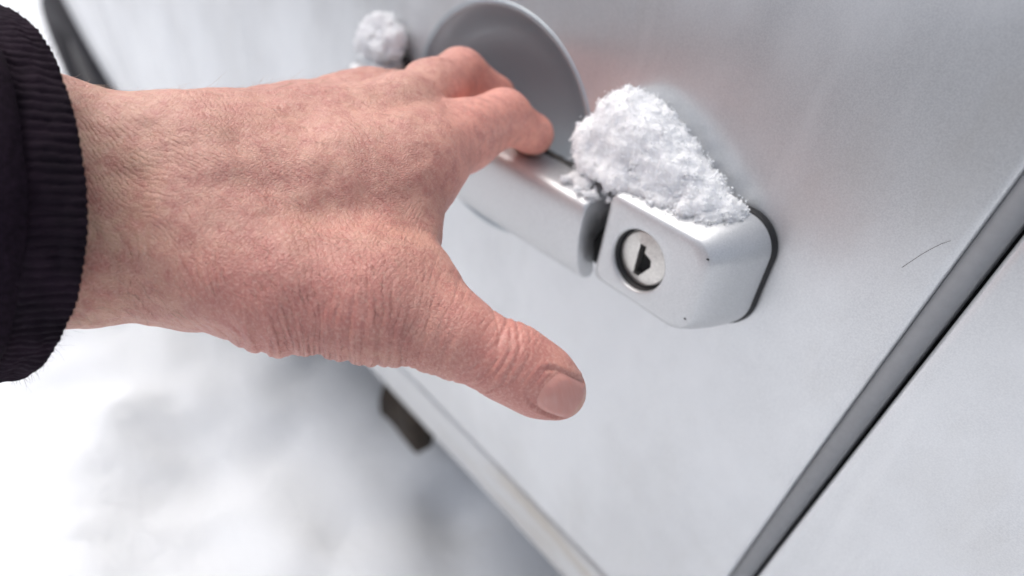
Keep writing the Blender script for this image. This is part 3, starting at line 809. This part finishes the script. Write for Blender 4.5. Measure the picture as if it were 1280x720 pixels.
# ------------------------------------------------------------------ snow
def snow_lump(name, blobs, res, amp, label, group=None, grains=900, gsz=(.0004, .0011)):
    c_ = np.array([H(*b[:3]) for b in blobs]); r_ = np.array([b[3] for b in blobs])
    def f(P):
        d = None
        for c, r, b in zip(c_, r_, blobs):
            q = P - c; st = b[4] if len(b) > 4 else (1, 1, 1)
            ql = np.stack([q @ HU / st[0], q @ HW / st[1], q @ HN / st[2]], 1)
            e = (np.linalg.norm(ql, axis=1) - r) * min(st)
            d = e if d is None else smin(d, e, min(.006, r * 1.2))
        return d - amp * (.85 * fbm(P * 230, 4, 5, .62) + .6 * np.abs(fbm(P * 700, 3, 15, .75)) - .3)
    ext = (r_[:, None] * np.array([max(b[4]) if len(b) > 4 else 1 for b in blobs])[:, None]) + .004
    lo = (c_ - ext).min(0); hi = (c_ + ext).max(0); n_ = np.ceil((hi - lo) / res).astype(int)
    G = np.stack(np.meshgrid(*[lo[i] + res * np.arange(n_[i]) for i in range(3)], indexing='ij'), -1).reshape(-1, 3)
    V, F = nets(f(G).reshape(tuple(n_)), lo, res)
    # ice grains and flakes caught on the surface
    gi = rng.integers(0, len(V), grains); off = rng.normal(0, .0008, (grains, 3)) * rng.choice([.6, 1, 1.8], (grains, 1), p=[.6, .3, .1])
    oc = np.array([(1, 0, 0), (-1, 0, 0), (0, 1, 0), (0, -1, 0), (0, 0, 1), (0, 0, -1)], float)
    of = np.array([(0, 2, 4), (2, 1, 4), (1, 3, 4), (3, 0, 4), (2, 0, 5), (1, 2, 5), (3, 1, 5), (0, 3, 5)])
    sz = rng.uniform(*gsz, (grains, 1, 1)) * rng.uniform(.45, 1.2, (grains, 6, 1))
    A = rng.normal(size=(grains, 3, 3)); Qr = np.linalg.qr(A)[0]
    GV = np.einsum('gij,kj->gki', Qr, oc) * sz + (V[gi] + off)[:, None]
    GF = (of[None] + 6 * np.arange(grains)[:, None, None]).reshape(-1, 3) + len(V)
    o = obj(name, V, F, SNOW, None, True)
    g_ = obj('snow_grain', GV.reshape(-1, 3), GF - len(V), SNOWG, o, False); g_['kind'] = 'stuff'
    return tag(o, label, 'snow', group)
snow_lump('snow_pile', [(-.034, .037, .008, .013, (1, 1.2, .9)), (-.022, .036, .009, .013, (1.2, 1.1, 1)), (-.008, .032, .010, .0115, (1.2, .95, 1)), (-.045, .028, .010, .009, (1, 1, 1)), (.006, .0275, .010, .0085, (1.4, .9, 1.1)),
                        (.018, .0245, .008, .0055, (1.4, .8, 1.2)), (-.024, .023, .017, .0075, (1.6, .8, 1)), (-.002, .0215, .0165, .0055, (2.2, .7, 1)), (.014, .021, .014, .0045, (1.6, .6, 1)), (-.040, .020, .014, .0070)],
          .00055, .0011, 'loose wedge of white snow heaped on top of the lock housing', 'snow lying on the door handle', 7000, (.00018, .00062))
snow_lump('snow_clump', [(-.214, .028, .009, .0080, (1.2, 1.0, .9)), (-.200, .028, .008, .0075, (1.1, 1.0, .9)), (-.218, .021, .012, .0070), (-.204, .020, .011, .0070, (1.3, .9, 1)), (-.208, .034, .008, .005)], .0006, .0017,
          'small white snow clump on the front end of the handle beyond the fingers', 'snow lying on the door handle', 500)
crumbs = [(-.0355 + .0052 * a, .0130 + .0010 * abs(b), .0225 + .0030 * b, r_) for a, b, r_ in zip(rng.normal(0, 1, 26), rng.normal(0, 1, 26), rng.uniform(.0005, .0015, 26))]
crumbs += [(-.037, .0150, .0205, .0024, (1.4, .8, 1)), (-.043, .0150, .0205, .0020, (1.3, .8, 1))]
snow_lump('snow_crumb', crumbs, .0004, .0006, 'few snow crumbs scattered on the right end of the grip beside the heap', 'snow lying on the door handle', 500, (.0002, .0005))

# ------------------------------------------------------------------ hair stuck to the panel
def px_on_door(px, py):
    r = np.array([(px - 640) / FPX, (py - 360) / FPX, 1.0]) @ R; t_ = .1
    for k in range(60):
        p = CAM + r * t_; t_ += (body(np.array(p[0]), np.array(p[2])) - p[1]) / r[1] * .7
    p = CAM + r * t_; return p[0], p[2]
hp = [(1128, 334), (1140, 326), (1152, 318), (1166, 310), (1178, 304), (1190, 300)]
V = []; F = []
for i, q in enumerate(hp):
    a_, b_ = px_on_door(*q); c = skin(np.array(a_), np.array(b_), .0004 + .0008 * i / 5)
    V += [c + np.array([.00007 * math.cos(k * 2.094), 0.0, .00007 * math.sin(k * 2.094)]) for k in range(3)]
for i in range(len(hp) - 1):
    for k in range(3): F.append((i * 3 + k, i * 3 + (k + 1) % 3, i * 3 + 3 + (k + 1) % 3, i * 3 + 3 + k))
tag(obj('hair_strand', V, F, HAIRM), 'thin dark hair stuck to the silver door beside the shut line', 'hair')
